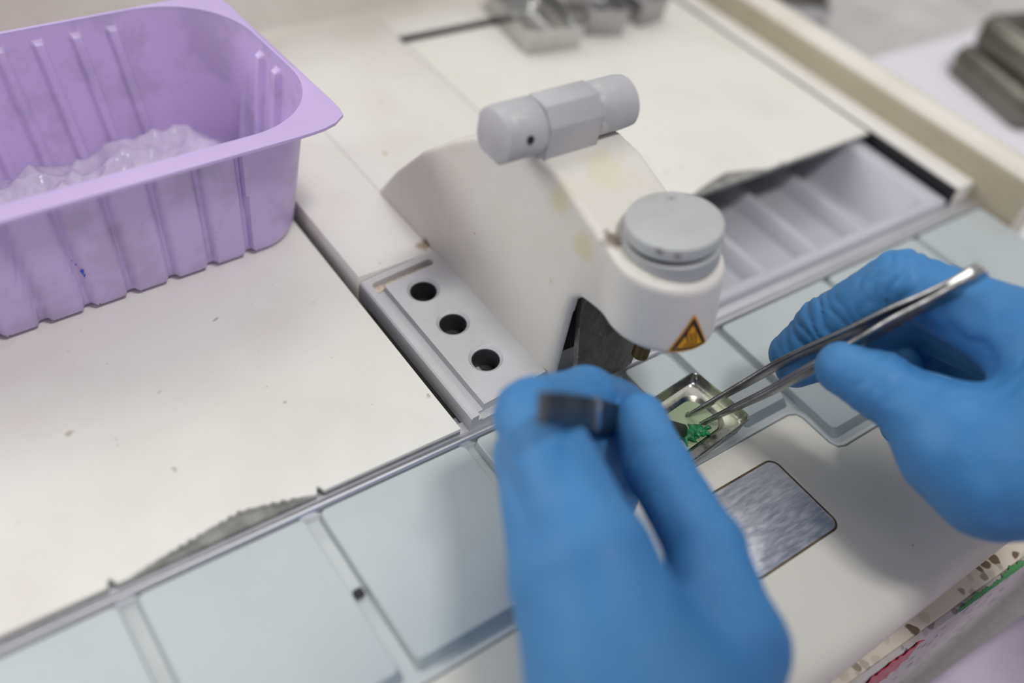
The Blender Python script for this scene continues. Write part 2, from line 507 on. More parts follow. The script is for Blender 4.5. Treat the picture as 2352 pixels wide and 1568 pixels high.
# ------------------------------------------------------------------ bench
BZ = -24.0
bench = empty('workbench', (0, -126, BZ))
def at0(o, e):           # meshes are written in scene millimetres; keep them there under a moved parent
    o.location = -e.location
    return o
at0(box('worktop', (-700, 1100, -125, 900, BZ - 60, BZ), M['terrazzo'], bench, 0.8), bench)
at0(box('front_edge', (-700, 1100, -127, -125.0, BZ - 260, BZ - 0.9), M['terrazzo_face'], bench, 0.3), bench)
vs = []
xs = np.linspace(112, 160, 110)
bm = bmesh.new()
for i, x in enumerate(xs):
    w = max(-0.5, -0.15 + 0.7 * math.sin(x * 1.9) * math.sin(x * 0.67) + 0.5 * math.sin(x * .31 + 1) + 0.5 * (x > 138))
    vs.append((bm.verts.new((x, -127.15, BZ - 0.6 - w * .5)), bm.verts.new((x, -126.6, BZ + .12)), bm.verts.new((x, -125.9 + w, BZ + .12))))
for i in range(len(xs) - 1):
    for k in (0, 1):
        bm.faces.new((vs[i][k], vs[i + 1][k], vs[i + 1][k + 1], vs[i][k + 1]))
o = from_bm('green_stain', bm, M['green_stain'], bench, 60); at0(o, bench); o['label'] = 'green dye stain along the edge'
bench.location.y = -121.9 * S; bench.rotation_euler = (0, 0, math.radians(-2.2))
tag(bench, 'speckled beige terrazzo workbench under the white station, green stain on its edge', 'workbench')

# ------------------------------------------------------------------ embedding station
st = empty('embedding_station', (60, 60, BZ))
def part(o): return at0(o, st)

# base and white shell
T = 7.5
bm = bmesh.new()
bm_box(bm, -190, 98, 0, 236, BZ, -14, 1)
bm_box(bm, 275, 300, 0, 236, BZ, -14, 1)
bm_box(bm, 98, 275, 210, 236, BZ, -14, 1)
bm_box(bm, -190, 300, -112, 0, BZ, -14, 1)
from_base = part(from_bm('base_housing', bm, M['white'], st))
bm = bmesh.new()
bm_box(bm, 0, 31.5, 68.3, 229, -14, T, 0.8)
bm_box(bm, 31.5, 100, 6, 229, -14, T - .02, 0.8)
bm_box(bm, 100, 283, 209.5, 229, -14, T - .01, 0.8)
bm_box(bm, 270.8, 283.5, 2.5, 209.6, -14, T - .03, 0.6)
bm_box(bm, -190, 0.5, 205, 229, -14, T - .04, 0.6)
part(from_bm('top_shell', bm, M['white'], st))
part(box('gap_shade_strip', (269.9, 270.9, 2.8, 209, -13, T - 1.0), M['black'], st, 0.2))  # black strip painting in the shade of the open gap
part(box('slot_shade_fill', (100.2, 270, 206.2, 209.6, -13, T - 1.6), M['void'], st, 0.2))  # black filler standing in for the shade down in the slot
# raised side wall and back wall of the tray-shaped housing
wall_prof = [(283, -14), (283, 17), (283.9, 20.2), (286, 22.8), (289, 24.4), (292.5, 24.8), (296, 23.8), (299, 21.4), (300.6, 17.5), (301, 10), (301, -14)]
bm = bmesh.new()
a = [bm.verts.new((x, -22, z)) for x, z in wall_prof]; b = [bm.verts.new((x, 240, z)) for x, z in wall_prof]
for i in range(len(wall_prof) - 1): bm.faces.new((a[i], a[i + 1], b[i + 1], b[i]))
bm.faces.new(a); bm.faces.new(list(reversed(b)))
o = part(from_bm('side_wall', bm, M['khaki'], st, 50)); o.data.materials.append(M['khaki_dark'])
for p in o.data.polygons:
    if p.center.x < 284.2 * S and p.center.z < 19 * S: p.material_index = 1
bm = bmesh.new()
prof = [(222, -14), (222, T - .2), (227, T + .1), (229.5, T + 1.2), (231, T + 4), (232, 60), (234, 64), (240, 65), (240, -14)]
bm_prism(bm, prof, -190, 306, 0, 2, 'x')
part(from_bm('back_wall', bm, M['khaki'], st, 50))

# work surface: grooved aluminium base with rail and raised pads
def outline(mx):
    """front outline of the metal work surface, stepped back in the middle."""
    return [(-190, -65.2 - mx), (-9, -65.2 - mx), (-6.5 + mx, -62.7), (-6.5 + mx, -52), (-4, -49.3 - mx), (101.3 - mx, -49.3 - mx),
            (104.2 - mx, -50.5 - mx), (105.2 - mx, -53), (105.2 - mx, -65), (106.4 - mx, -67.6 - mx), (109, -68.6 - mx), (281, -68.6 - mx)]
ol = outline(0.0)
poly = ol + [(283, -60), (283, 6), (-190, 6)]
ws = part(prism('work_surface', poly, -12, -3.0, M['alu'], st, 0.5))
# raised outer lip following the stepped front
lip = outline(0.0); inn = [(x + (1.6 if False else 0), y) for x, y in lip]
bm = bmesh.new()
def offs(pts, d):
    out = []
    for i, p in enumerate(pts):
        a = Vector(pts[max(i - 1, 0)]); b = Vector(pts[min(i + 1, len(pts) - 1)])
        t = (b - a).normalized(); n = Vector((-t.y, t.x))
        out.append((p[0] + n.x * d, p[1] + n.y * d))
    return out
l0, l1, l2, l3 = [offs(lip, d) for d in (0.0, 0.35, 1.5, 2.4)]
prev = None
for i in range(len(lip)):
    row = [bm.verts.new((l0[i][0], l0[i][1], -4)), bm.verts.new((l0[i][0], l0[i][1], -1.5)), bm.verts.new((l1[i][0], l1[i][1], -1.1)),
           bm.verts.new((l2[i][0], l2[i][1], -1.2)), bm.verts.new((l3[i][0], l3[i][1], -3.1))]
    if prev:
        for k in range(4): bm.faces.new((prev[k], row[k], row[k + 1], prev[k + 1]))
    prev = row
part(from_bm('drip_lip', bm, M['alu'], st, 40))
rail_prof = [(-5.7, -3.2), (-5.6, -0.5), (-5.1, 0.15), (-4.5, 0.2), (-3.9, -0.25), (-2.5, -1.35), (-2.1, -1.45), (-1.9, -1.2), (-1.6, -1.1), (2.0, -1.15), (2.4, -3.2)]
part(prism('back_rail', rail_prof, -190, 283, M['rail'], st, 0, 2, 'x', 30))
def pad(x0, x1, yf, yb=-6.4, front=2.3, side=0.9):
    rb = rrect(x1 - x0, yb - yf, 1.6, 4, (x0 + x1) / 2, (yb + yf) / 2)
    w2, d2 = x1 - x0 - 2 * side, yb - yf - front - .4
    rt = rrect(w2, d2, 1.8, 4, (x0 + x1) / 2, yf + front + d2 / 2)
    rt2 = rrect(w2 + .5, d2 + .5, 1.9, 4, (x0 + x1) / 2, yf + front + d2 / 2)
    v, f = loft([[(x, y, -3.1) for x, y in rb], [(x, y, -.25) for x, y in rt2], [(x, y, 0.0) for x, y in rt]], False, True)
    return part(link_mesh('heated_pad', v, f, M['alu_pad'], st, 25))
for x0, x1 in ((-190, -110.9), (-107.1, -58.7), (-54.9, -4.0)):
    pad(x0, x1, -61.6)
for x0, x1 in ((-1.0, 57.8), (61.2, 81.9), (84.9, 106.6)):
    pad(x0, x1, -45.6)
for x0, x1 in ((109.6, 168.6), (171.4, 229.6), (232.2, 281)):
    pad(x0, x1, -64.4, side=0.7)

part(box('groove_dark_spot', (-58.2, -55.6, -35.2, -32.6, -3.2, -1.4), M['black'], st, 0.3))  # small black block in the groove between two pads
# cream front armrest panel with a rounded nose, and a scratched steel insert
fp = [(-190, -65.6), (-9, -65.6), (-6.9, -62.7), (-6.9, -52), (-4, -49.6), (101.3, -49.6), (104, -50.8), (104.8, -53), (104.8, -65.0), (106.2, -68), (109, -69.0), (300, -69.0)]
nose = [(-112, -1.2), (-115.5, -1.9), (-118.2, -3.6), (-120.2, -6.2), (-121.2, -9.5), (-121.4, -13.5), (-120.6, -16.5), (-118, -17.5), (-110, -17.5)]
bm = bmesh.new()
top = [bm.verts.new((x, y, -1.2)) for x, y in fp]
n0 = bm.verts.new((300, nose[0][0], -1.2)); n1 = bm.verts.new((-190, nose[0][0], -1.2))
bm.faces.new([n1, n0] + top[::-1])
low = [bm.verts.new((x, y, -6)) for x, y in fp]
for i in range(len(fp) - 1): bm.faces.new((top[i], top[i + 1], low[i + 1], low[i]))
pa, pb = n1, n0
for y, z in nose[1:]:
    qa = bm.verts.new((-190, y, z)); qb = bm.verts.new((300, y, z))
    bm.faces.new((pa, qa, qb, pb)); pa, pb = qa, qb
part(from_bm('front_panel', bm, M['cream'], st, 60))
ins = rrect(38.5, 29.2, 3.2, 6, 62.2, -74.7)
gr = rrect(40.0, 30.6, 3.8, 6, 62.2, -74.7)
o = part(prism('sealant_line', gr, -2.5, -1.08, M['grout'], st, 0.05))
o = part(prism('steel_insert', ins, -2.0, -0.95, M['insert'], st, 0.25)); o['label'] = 'scratched steel insert plate'

# grey compartment basin in the recess on the right
bm = bmesh.new()
bx0, bx1, by0, by1 = 100, 271, 4.5, 203
BR = 266.6
bas = [(bx0, by0), (bx1, by0), (bx1, by1), (bx0, by1)]
def rr_ring(x0, x1, y0, y1, r, z): return [(x, y, z) for x, y in rrect(x1 - x0, y1 - y0, r, 5, (x0 + x1) / 2, (y0 + y1) / 2)]
rings = [rr_ring(bx0, BR, 2.6, by1, 1.5, -23.7), rr_ring(bx0, BR, 2.6, by1, 1.5, 1.2), rr_ring(bx0 + .4, BR - .4, 3.0, by1 - .4, 1.5, 1.6),
         rr_ring(103, 257.5, 7.0, by1 - 5, 7, 1.6), rr_ring(103.6, 256.8, 7.6, by1 - 5.6, 6.6, 0.9), rr_ring(107, 251, 11.5, by1 - 8, 5, -20.5), rr_ring(108.5, 249.5, 13, by1 - 10, 4, -22)]
v, f = loft(rings, True, True)
part(link_mesh('storage_basin', v, f, M['basin'], st, 50))
for x in (133, 167, 201, 234):
    rib = [(x - 5, -22.2), (x - 2.2, -15), (x - 1, -14.2), (x + 1, -14.2), (x + 2.2, -15), (x + 5, -22.2)]
    bm = bmesh.new()
    a = [bm.verts.new((px_, 12, pz_)) for px_, pz_ in rib]; b = [bm.verts.new((px_, 190, pz_)) for px_, pz_ in rib]
    for i in range(5): bm.faces.new((a[i], a[i + 1], b[i + 1], b[i]))
    part(from_bm('basin_rib', bm, M['basin'], st, 60))

# forceps well block: sloping top, three countersunk wells, drain groove
def btop(x): return 5.0 + 0.12 * (x - 0.6)
bm = bmesh.new()
prof = [(0.6, -2.0), (0.6, 4.4), (1.1, 5.0), (31.2, btop(31.2)), (31.2, -2.0)]
bvA = [bm.verts.new((x, -2.3, z)) for x, z in prof]; bvB = [bm.verts.new((x, 67.9, z)) for x, z in prof]
for i in range(5): bm.faces.new((bvA[i], bvA[(i + 1) % 5], bvB[(i + 1) % 5], bvB[i]))
bm.faces.new(bvA); bm.faces.new(bvB[::-1])
block = part(from_bm('forceps_block', bm, M['block'], st, 30))
cut = []
sl = math.atan(0.12)
def cutter_box(x0, x1, y0, y1, depth, rnd=0.0):
    bm = bmesh.new(); pts = rrect(x1 - x0, y1 - y0, rnd or 0.2, 5, (x0 + x1) / 2, (y0 + y1) / 2)
    a = [bm.verts.new((x, y, btop(x) - depth)) for x, y in pts]; b = [bm.verts.new((x, y, 20)) for x, y in pts]
    n = len(pts)
    for i in range(n): bm.faces.new((a[i], a[(i + 1) % n], b[(i + 1) % n], b[i]))
    bm.faces.new(b); bm.faces.new(a[::-1])
    o = from_bm('cutter', bm, M['block'], None, 30); cut.append(at0(o, st)); o.parent = st
cutter_box(3.4, 7.0, -8, 65.0, 2.6, 1.2)
cutter_box(3.4, 27.5, 62.0, 65.2, 2.6, 1.5)
cutter_box(5.0, 40, -8, 0.4, 3.4, 0.2)
for (hx, hy) in ((17.3, 53.2), (17.6, 34.8), (18.0, 15.8)):
    ax = Vector((-math.sin(sl), 0, math.cos(sl)))
    v, f = lathe([(4.75, -9.5), (4.75, -0.9), (5.9, 0.02), (6.2, 3)], (hx, hy, btop(hx)), ax, 40)
    o = link_mesh('cutter', v, f, M['block'], st, 40); at0(o, st); cut.append(o)
bpy.context.view_layer.update()
bool_cut(block, cut)
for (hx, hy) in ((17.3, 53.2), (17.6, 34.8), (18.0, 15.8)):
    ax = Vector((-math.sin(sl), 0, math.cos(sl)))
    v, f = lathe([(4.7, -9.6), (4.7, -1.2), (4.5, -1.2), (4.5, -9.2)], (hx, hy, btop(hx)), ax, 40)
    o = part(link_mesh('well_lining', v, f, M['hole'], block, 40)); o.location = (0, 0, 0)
bm = bmesh.new()
rows = []
for i, x in enumerate(np.linspace(4.0, 26.5, 40)):
    z = btop(x) - 2.45 + 0.25 * math.sin(i * 1.7) + .15 * math.sin(i * .63)
    rows.append((bm.verts.new((x, 62.2, z)), bm.verts.new((x, 63.6, z + .35)), bm.verts.new((x, 65.0, z))))
for i in range(39):
    for k in (0, 1): bm.faces.new((rows[i][k], rows[i + 1][k], rows[i + 1][k + 1], rows[i][k + 1]))
o = from_bm('wax_residue', bm, M['residue'], block, 60); o['label'] = 'rust-brown wax residue'

# dispensing arm (fin, head) from a distance field
h = 0.8
arc = [(108.5, 5.0)]
fin_img = [(107.6, 8.6), (98.2, 22.8), (82.9, 41.4), (66.6, 56.4), (49.5, 69.3), (36, 75.5), (24, 77.8), (14, 77.0)]
prof = [(110, 5)] + fin_img + [(0, 72.6), (-8, 70.2), (-17, 68.6), (-60, 67.5), (-60, 43.8), (-28, 43.8), (-17, 43.4), (-9, 44.2), (-4.4, 44.6), (-2.2, 42.0), (-1.6, 36), (-1.6, 5)]
X, Y, Z = grid((25, -40, 3), (72, 113, 84), h)
HC = (47.3, -17.3); HR = 17.3
LX, LY = 0.13, -0.11          # the head leans a little
w = np.clip((4 - Y) / 18, 0, 1); w = w * w * (3 - 2 * w)
Xs = X - LX * (69 - Z) * w; Ys = Y - LY * (69 - Z) * w
d_prof = poly_sdf(Y, Z, prof)
rect = np.maximum(np.abs(Xs - 47.0) - 16.0, np.maximum(Y - 112, HC[1] - Ys))
circ = np.sqrt((Xs - HC[0]) ** 2 + (Ys - HC[1]) ** 2) - HR
plan = smin(rect, circ, 1.0)
d = smax(d_prof, plan, 2.4)
cav = np.maximum(np.maximum(np.abs(X - 47.6) - 12.9, np.abs(Y - 0) - 7.0), np.maximum(Z - 42.5, 2 - Z))
d = np.maximum(d, -cav)
v, q = surface_nets(d, (25, -40, 3), h); v = relax(v, q, 3)
arm = part(link_mesh('dispensing_arm', v, q, M['arm'], st, 180))
# dark sheet as painted shade in the cavity, and the hinged release plate that leans out of it
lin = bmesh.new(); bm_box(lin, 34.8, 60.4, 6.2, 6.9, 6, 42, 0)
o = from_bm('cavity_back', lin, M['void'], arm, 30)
bm = bmesh.new()
pl = [(37.6, 0.6, 45.2), (61.0, 0.6, 45.2), (61.8, -8.6, 10.5), (60.8, -9.4, 7.4), (57.5, -9.7, 6.3), (36.2, -9.7, 6.3)]
nrm = Vector((0, -.966, .26))
a = [bm.verts.new(p) for p in pl]; b = [bm.verts.new(Vector(p) - nrm * 2.2) for p in pl]
n = len(pl)
bm.faces.new(a); bm.faces.new(b[::-1])
for i in range(n): bm.faces.new((a[i], a[(i + 1) % n], b[(i + 1) % n], b[i]))
o = from_bm('release_plate', bm, M['plate_dark'], arm, 30); o['label'] = 'wax-smeared dark metal release plate'
v, f = lathe([(2.3, 25.0), (2.7, 25.4), (2.7, 36), (3.6, 36.5), (3.6, 50)], (50.2, -19, 0), (0, 0, 1), 28)
link_mesh('nozzle', v, f, M['nozzle'], arm, 40)
# knob
kax = Vector((-0.12, 0.11, 1)).normalized(); kc = Vector((47.0, -17.4, 79.0))
kr = 13.7
def kn(name, prof, mat, par=None):
    v, f = lathe(prof, kc, kax, 56); o = link_mesh(name, v, f, mat, par or arm, 40); return o
knob = kn('adjustment_knob', [(kr - .6, -4.4), (kr, -4.0), (kr, -.7), (kr - .25, -.2), (kr - .8, 0)], M['knob'])
kn('rubber_ring', [(kr - 1.2, -6.3), (kr - .8, -6.2), (kr - .8, -4.2), (kr - 1.4, -4.1)], M['black'], knob)
kn('knob_collar', [(kr - .6, -12), (kr + .1, -11.4), (kr + .1, -6.3), (kr - .5, -5.8)], M['knob'], knob)
# hexagonal bar with two rounded ends across the top of the arm
cy, cz = 29.6, 84.3
hexp = [(21.6, 75.8), (21.6, 87.5), (25.6, 92.9), (33.2, 92.9), (37.4, 87.5), (37.4, 75.8)]
hx0, hx1 = 31.6, 51.4
hexbar = prism('pivot_bar', hexp, hx0, hx1, M['hex'], arm, 0, 2, 'x', 25)
bmx = bmesh.new(); bmx.from_mesh(hexbar.data)
bmesh.ops.bevel(bmx, geom=list(bmx.edges), offset=0.45 * S, segments=2, profile=0.5, affect='EDGES'); bmx.to_mesh(hexbar.data); bmx.free(); set_smooth(hexbar.data, 30)
def facet_end(name, x0, x1, r, flat0, sgn):
    rings = []
    for x, rr in ((x0, r * .93), (x0 + sgn * .8, r), (x0 + sgn * 5, r), (x1 - sgn * 2.5, r), (x1 - sgn * .7, r * .97), (x1, r * .86)):
        ring = []
        for k in range(48):
            a = 2 * math.pi * k / 48
            y = rr * math.cos(a); z = rr * math.sin(a)
            z = max(z, -rr * .86); y = min(y, rr * .93)
            c = y * math.cos(math.radians(225)) + z * math.sin(math.radians(225))
            if c > rr * .95:
                y -= (c - rr * .95) * math.cos(math.radians(225)); z -= (c - rr * .95) * math.sin(math.radians(225))
            ring.append((x, cy + y, cz + z))
        rings.append(ring)
    v, f = loft(rings, True, True)
    return link_mesh(name, v, f, M['hex'], hexbar, 40)
facet_end('bar_end', 31.5, 17.2, 8.6, 0, -1)
facet_end('bar_end', 51.5, 66.5, 8.4, 0, 1)
v, f = lathe([(1.25, -.6), (1.25, .35), (.6, .4)], (24.3, cy - 8.2, cz + 2.2), (0, -.96, 0.27), 16)
o = link_mesh('set_screw', v, f, M['black'], hexbar, 40)
# warning triangle wrapped on the round head
def head_pt(th, z, off):
    x = HC[0] + LX * (69 - z) + (HR + off) * math.cos(th); y = HC[1] + LY * (69 - z) + (HR + off) * math.sin(th)
    return (x, y, z)
TH0, ZB = math.radians(-101), 45.6
def sign_tri(name, mat, tri, off, par, hole=None, n=14):
    """triangle in (s, z) mm on the head; fine strips so that it follows the curve."""
    bm = bmesh.new()
    def P(s, z): return bm.verts.new(head_pt(TH0 + s / HR, ZB + z, off))
    (hw, hh, z0) = tri
    rows = []
    for i in range(n + 1):
        t = i / n; z = z0 + hh * t; wv = hw * (1 - t) + 0.25 * t
        if hole:
            (hw2, hh2, z2) = hole
            t2 = (z - z2) / hh2
            wi = hw2 * (1 - t2) if 0 <= t2 <= 1 else 0
            rows.append((z, wv, max(wi, 0)))
        else: rows.append((z, wv, 0))
    m = 10
    for i in range(n):
        z0_, w0, i0 = rows[i]; z1_, w1, i1 = rows[i + 1]
        if i0 > 0 or i1 > 0:
            for sg in (-1, 1):
                bm.faces.new((P(sg * w0, z0_), P(sg * i0, z0_), P(sg * i1, z1_), P(sg * w1, z1_)))
        else:
            for k in range(m):
                a0 = -w0 + 2 * w0 * k / m; a1 = -w0 + 2 * w0 * (k + 1) / m
                b0 = -w1 + 2 * w1 * k / m; b1 = -w1 + 2 * w1 * (k + 1) / m
                bm.faces.new((P(a0, z0_), P(a1, z0_), P(b1, z1_), P(b0, z1_)))
    bmesh.ops.remove_doubles(bm, verts=bm.verts, dist=1e-4)
    return from_bm(name, bm, mat, par, 60)
sg = sign_tri('warning_sign', M['yellow'], (6.9, 13.4, 0.0), 0.22, arm)
sg['label'] = 'yellow triangular hot surface warning sign'
sign_tri('sign_border', M['signblack'], (6.2, 11.8, 0.5), 0.30, sg, hole=(4.3, 8.2, 1.6), n=26)
bm = bmesh.new()
for c in (-1.35, 0.0, 1.35):
    prev = None
    for i in range(17):
        t = i / 16; z = 3.1 + 3.8 * t; s = c + 0.38 * math.sin(t * 2 * math.pi)
        a = bm.verts.new(head_pt(TH0 + (s - .27) / HR, ZB + z, .33)); b = bm.verts.new(head_pt(TH0 + (s + .27) / HR, ZB + z, .33))
        if prev: bm.faces.new((prev[0], prev[1], b, a))
        prev = (a, b)
prev = None
for i in range(13):
    s = -2.4 + 4.8 * i / 12
    a = bm.verts.new(head_pt(TH0 + s / HR, ZB + 2.1, .33)); b = bm.verts.new(head_pt(TH0 + s / HR, ZB + 2.6, .33))
    if prev: bm.faces.new((prev[0], a, b, prev[1]))
    prev = (a, b)
from_bm('heat_symbol', bm, M['signblack'], sg, 60)
tag(st, 'white tissue embedding station with metal work surface, dispensing arm and grey pivot bar', 'lab machine')

# ------------------------------------------------------------------ lids
def chipped(x0, x1, yf, yb, chips, notches):
    """top outline with worn-away stretches on the front edge."""
    pts = []
    xs = np.arange(x0, x1 + .01, 0.8)
    for x in xs:
        d = 0.0
        for (a, b, dep, peak) in chips:
            if a < x < b:
                t = (x - a) / (b - a)
                e = (t / peak) if t < peak else (1 - t) / (1 - peak)
                d = max(d, dep * (e ** 0.8) + 0.25 * math.sin(x * 2.1) * min(e * 3, 1) + .2 * math.sin(x * 5.3) * min(e * 3, 1))
        for (c, wd, dep) in notches:
            if abs(x - c) < wd: d = max(d, dep)
        pts.append((float(x), yf + max(d, 0)))
    return pts + [(x1, yb), (x0, yb)]
def lid(name, x0, x1, yf, yb, z1, chips, notches, label):
    e = empty(name, ((x0 + x1) / 2, (yf + yb) / 2, z1 - 3.2))
    at0(prism('cover_sheet', chipped(x0, x1, yf, yb, chips, notches), z1 - 1.3, z1, M['lid'], e, 0.0), e)
    at0(prism('core_board', chipped(x0 + .2, x1 - .2, yf + .25, yb - .2, [], notches), z1 - 3.2, z1 - 1.35, M['lid_core'], e, 0.0), e)
    tag(e, label, 'lid')
    return e
lid('left_lid', -176, -2.6, -2.2, 204, 2.2, [(-106, -54, 5.2, .62)], [(-110.6, .7, 2.2), (-51.6, .7, 2.0)],
    'white loose lid under the lilac tray, chipped along its front edge').name = 'reservoir_lid'
lid('right_lid', 101.2, 269.2, 53.5, 204.0, 6.2, [(150, 196, 6.0, .55)], [(206, .8, 1.5)],
    'white lid slid back over the grey basin, right of the dispensing arm').name = 'basin_lid'

# ------------------------------------------------------------------ lilac tray
tray = empty('plastic_tray', (4, 86, 2.2))
TX0, TX1, TY0, TY1, TH = -172.0, 4.2, 92.4, 178.4, 56.0
def tray_outline(t, n_side=None):
    """outline at height fraction t (0 bottom .. 1 top) with vertical ribs pressed in."""
    fl = 1 - t
    x0 = TX0 + 5 * fl; x1 = TX1 - 5.5 * fl; y0 = TY0 + 9 * fl; y1 = TY1 - 9 * fl
    r = 17 + 13 * t
    pts = []
    per = []
    def seg(ax, ay, bx, by, nn, nx, ny, ribs, pitch, off):
        L = math.hypot(bx - ax, by - ay)
        for k in range(nn):
            s = k / nn
            px_, py_ = ax + (bx - ax) * s, ay + (by - ay) * s
            dist = L * s - off
            if ribs and 1.5 < dist < pitch * (ribs - .5) + 1.5:
                ph = (dist / pitch) % 1.0
                wv = 0.5 - abs(ph - 0.5)      # 0 at groove centre edges .. 0.5 mid
                g = max(0.0, 1 - abs(ph - 0.5) * pitch / 2.3)
                g = min(1, g * 2.4)
                dep = 2.1 * g * min(1.0, max(0.0, (0.93 - t) / 0.02))
                px_ += nx * dep; py_ += ny * dep
            pts.append((px_, py_))
    def arcp(cx, cy_, a0, nn):
        for k in range(nn):
            a = math.radians(a0 + 90.0 * k / nn)
            pts.append((cx + r * math.cos(a), cy_ + r * math.sin(a)))
    seg(x0 + r, y0, x1 - r, y0, 220, 0, 1, 10, 14.1, (x1 - x0 - 2 * r) - 10 * 14.1 + 1)
    arcp(x1 - r, y0 + r, -90, 16)
    seg(x1, y0 + r, x1, y1 - r, 80, -1, 0, 4, 11.4, 2)
    arcp(x1 - r, y1 - r, 0, 16)
    seg(x1 - r, y1, x0 + r, y1, 220, 0, -1, 10, 12.6, 3)
    arcp(x0 + r, y1 - r, 90, 16)
    seg(x0, y1 - r, x0, y0 + r, 40, 1, 0, 0, 9, 0)
    arcp(x0 + r, y0 + r, 180, 16)
    return pts
rings = []
zb = 2.4
for t in (0.0, 0.012, 0.035, 0.07, 0.12, 0.25, 0.4, 0.55, 0.7, 0.82, 0.9, 0.912, 0.93, 0.96, 1.0):
    o_ = tray_outline(t)
    ins_ = {0.0: 4.0, 0.012: 2.2, 0.035: 0.8, 0.07: 0.15}.get(t, 0.0)
    c = Vector(((TX0 + TX1) / 2, (TY0 + TY1) / 2))
    ring = []
    n = len(o_)
    for i, p in enumerate(o_):
        if ins_:
            a = Vector(o_[i - 1]); b = Vector(o_[(i + 1) % n]); tt = (b - a).normalized()
            p = (p[0] - tt.y * ins_, p[1] + tt.x * ins_)
        ring.append((p[0], p[1], zb + TH * t))
    rings.append(ring)
v, f = loft(rings, True, False)
shell = at0(link_mesh('tray_shell', v, f, M['purple_worn'], tray, 50), tray)
md = shell.modifiers.new('thickness', 'SOLIDIFY'); md.thickness = 0.0009; md.offset = 1.0
# flat flange: narrow along the sides, wide pointed corners
inner = rings[-1]; outer = []
cx_, cy_ = (TX0 + TX1) / 2, (TY0 + TY1) / 2
for i, p in enumerate(inner):
    hx, hy = (TX1 - TX0) / 2, (TY1 - TY0) / 2
    ux, uy = (p[0] - cx_), (p[1] - cy_)
    # distance along each side from its middle decides how far the flange reaches
    ex = hx + 2.2 + 1.4 * max(0, (abs(uy) - 12) / (hy - 12)) ** 2 * 1.3
    ey = hy + (6.6 if uy < 0 else 2.0)
    sx = max(min(ux / (hx - 30), 1), -1); sy = max(min(uy / (hy - 30), 1), -1)
    X_ = ux; Y_ = uy
    on_x = abs(ux) > hx - 31; on_y = abs(uy) > hy - 31
    if on_x and on_y:
        kx = (abs(ux) - (hx - 30)) / 30; ky = (abs(uy) - (hy - 30)) / 30
        a = math.atan2(max(ky, 0), max(kx, 0))          # 0 on the x side .. 90 deg on the y side
        m_ = max(math.cos(a), math.sin(a))
        fx, fy = math.cos(a) / m_, math.sin(a) / m_       # walk the square corner
        rr_ = 1 - 0.10 * (min(fx, fy) ** 3)
        tx = (hx - 30) + (ex - hx + 30) * fx * (1 - .02 * fy); ty = (hy - 30) + (ey - hy + 30) * fy
        X_ = math.copysign(tx * (1 - 0.015 * min(fx, fy) ** 5), ux); Y_ = math.copysign(ty * (1 - 0.10 * min(fx, fy) ** 5), uy)
    elif abs(ux) / hx > abs(uy) / hy and on_x:
        X_ = math.copysign(ex, ux)
    else:
        Y_ = math.copysign(ey, uy)
    outer.append((cx_ + X_, cy_ + Y_, p[2] - 0.3))
zt = zb + TH
low = [(p[0], p[1], p[2] - 1.1) for p in outer]
mid1 = [tuple(np.array(a) * .8 + np.array(b) * .2 + np.array((0, 0, .35))) for a, b in zip(inner, outer)]
inner_low = [(p[0], p[1], p[2] - 1.1) for p in inner]
v, f = loft([inner, mid1, outer, low, inner_low])
at0(link_mesh('tray_rim', v, f, M['purple'], tray, 50), tray)
tray.rotation_euler = (0, 0, math.radians(3.3))
tag(tray, 'lilac plastic tray with ribbed walls standing on the left white lid', 'tray')
# ink dots on the tray's front wall
def tray_front(x, t, off=0.35):
    return (x, TY0 + 9 * (1 - t) - off, zb + TH * t)
bm = bmesh.new()
for (x, t, r) in ((-82.0, .36, .85), (-83.6, .43, .35), (-84.6, .47, .3), (-81.6, .32, .5)):
    c = bm.verts.new(tray_front(x, t, .5)); ring = []
    for k in range(10):
        a = 2 * math.pi * k / 10
        rr = r * (1 + .35 * math.sin(a * 3 + x))
        ring.append(bm.verts.new(tray_front(x + rr * math.cos(a) * .7, t + rr * 1.5 * math.sin(a) / TH, .45)))
    for k in range(10): bm.faces.new((c, ring[k], ring[(k + 1) % 10]))
o = from_bm('ink_spot', bm, M['ink'], shell, 60); o['label'] = 'blue ink specks'
# crumpled clear film lying in the tray
nx, ny = 130, 80
def fold(x, y):
    z = 0
    for (fx, fy, ph, am) in ((.11, .05, 0.4, 2.4), (-.07, .13, 1.9, 2.4), (.21, -.16, .8, 1.7), (.05, .31, 2.6, 1.3), (.37, .11, 3.9, 1.0), (-.5, .33, 1.1, .7)):
        z += am * (1 - abs(math.sin(x * fx + y * fy + ph)) * 1.7)
    return z
verts = []
for i in range(nx):
    for j in range(ny):
        u = -1 + 2 * i / (nx - 1); w_ = -1 + 2 * j / (ny - 1)
        x = -77 + 70 * u * math.sqrt(1 - .34 * w_ * w_); y = 138 + 31 * w_ * math.sqrt(1 - .30 * u * u)
        e = min((1 - abs(u)) * 7, (1 - abs(w_)) * 4, 1)
        hump = 12 * math.exp(-((x + 22) / 36) ** 2 - ((y - 156) / 26) ** 2) + 6 * math.exp(-((x + 85) / 34) ** 2 - ((y - 150) / 24) ** 2)
        verts.append((x - (y - 130) * .0576 + 1.0 * math.sin(y * .3), y + (x + 77) * .0576 + 1.0 * math.sin(x * .23), 6.6 + max(0, hump * (.35 + .65 * e) + fold(x, y) * max(.2, e) * .6)))
faces = [(i * ny + j, (i + 1) * ny + j, (i + 1) * ny + j + 1, i * ny + j + 1) for i in range(nx - 1) for j in range(ny - 1)]
film = link_mesh('plastic_film', verts, faces, M['film'], None, 40)
md = film.modifiers.new('thickness', 'SOLIDIFY'); md.thickness = 0.00025
tag(film, 'crumpled clear plastic film lying inside the lilac tray', 'plastic film')

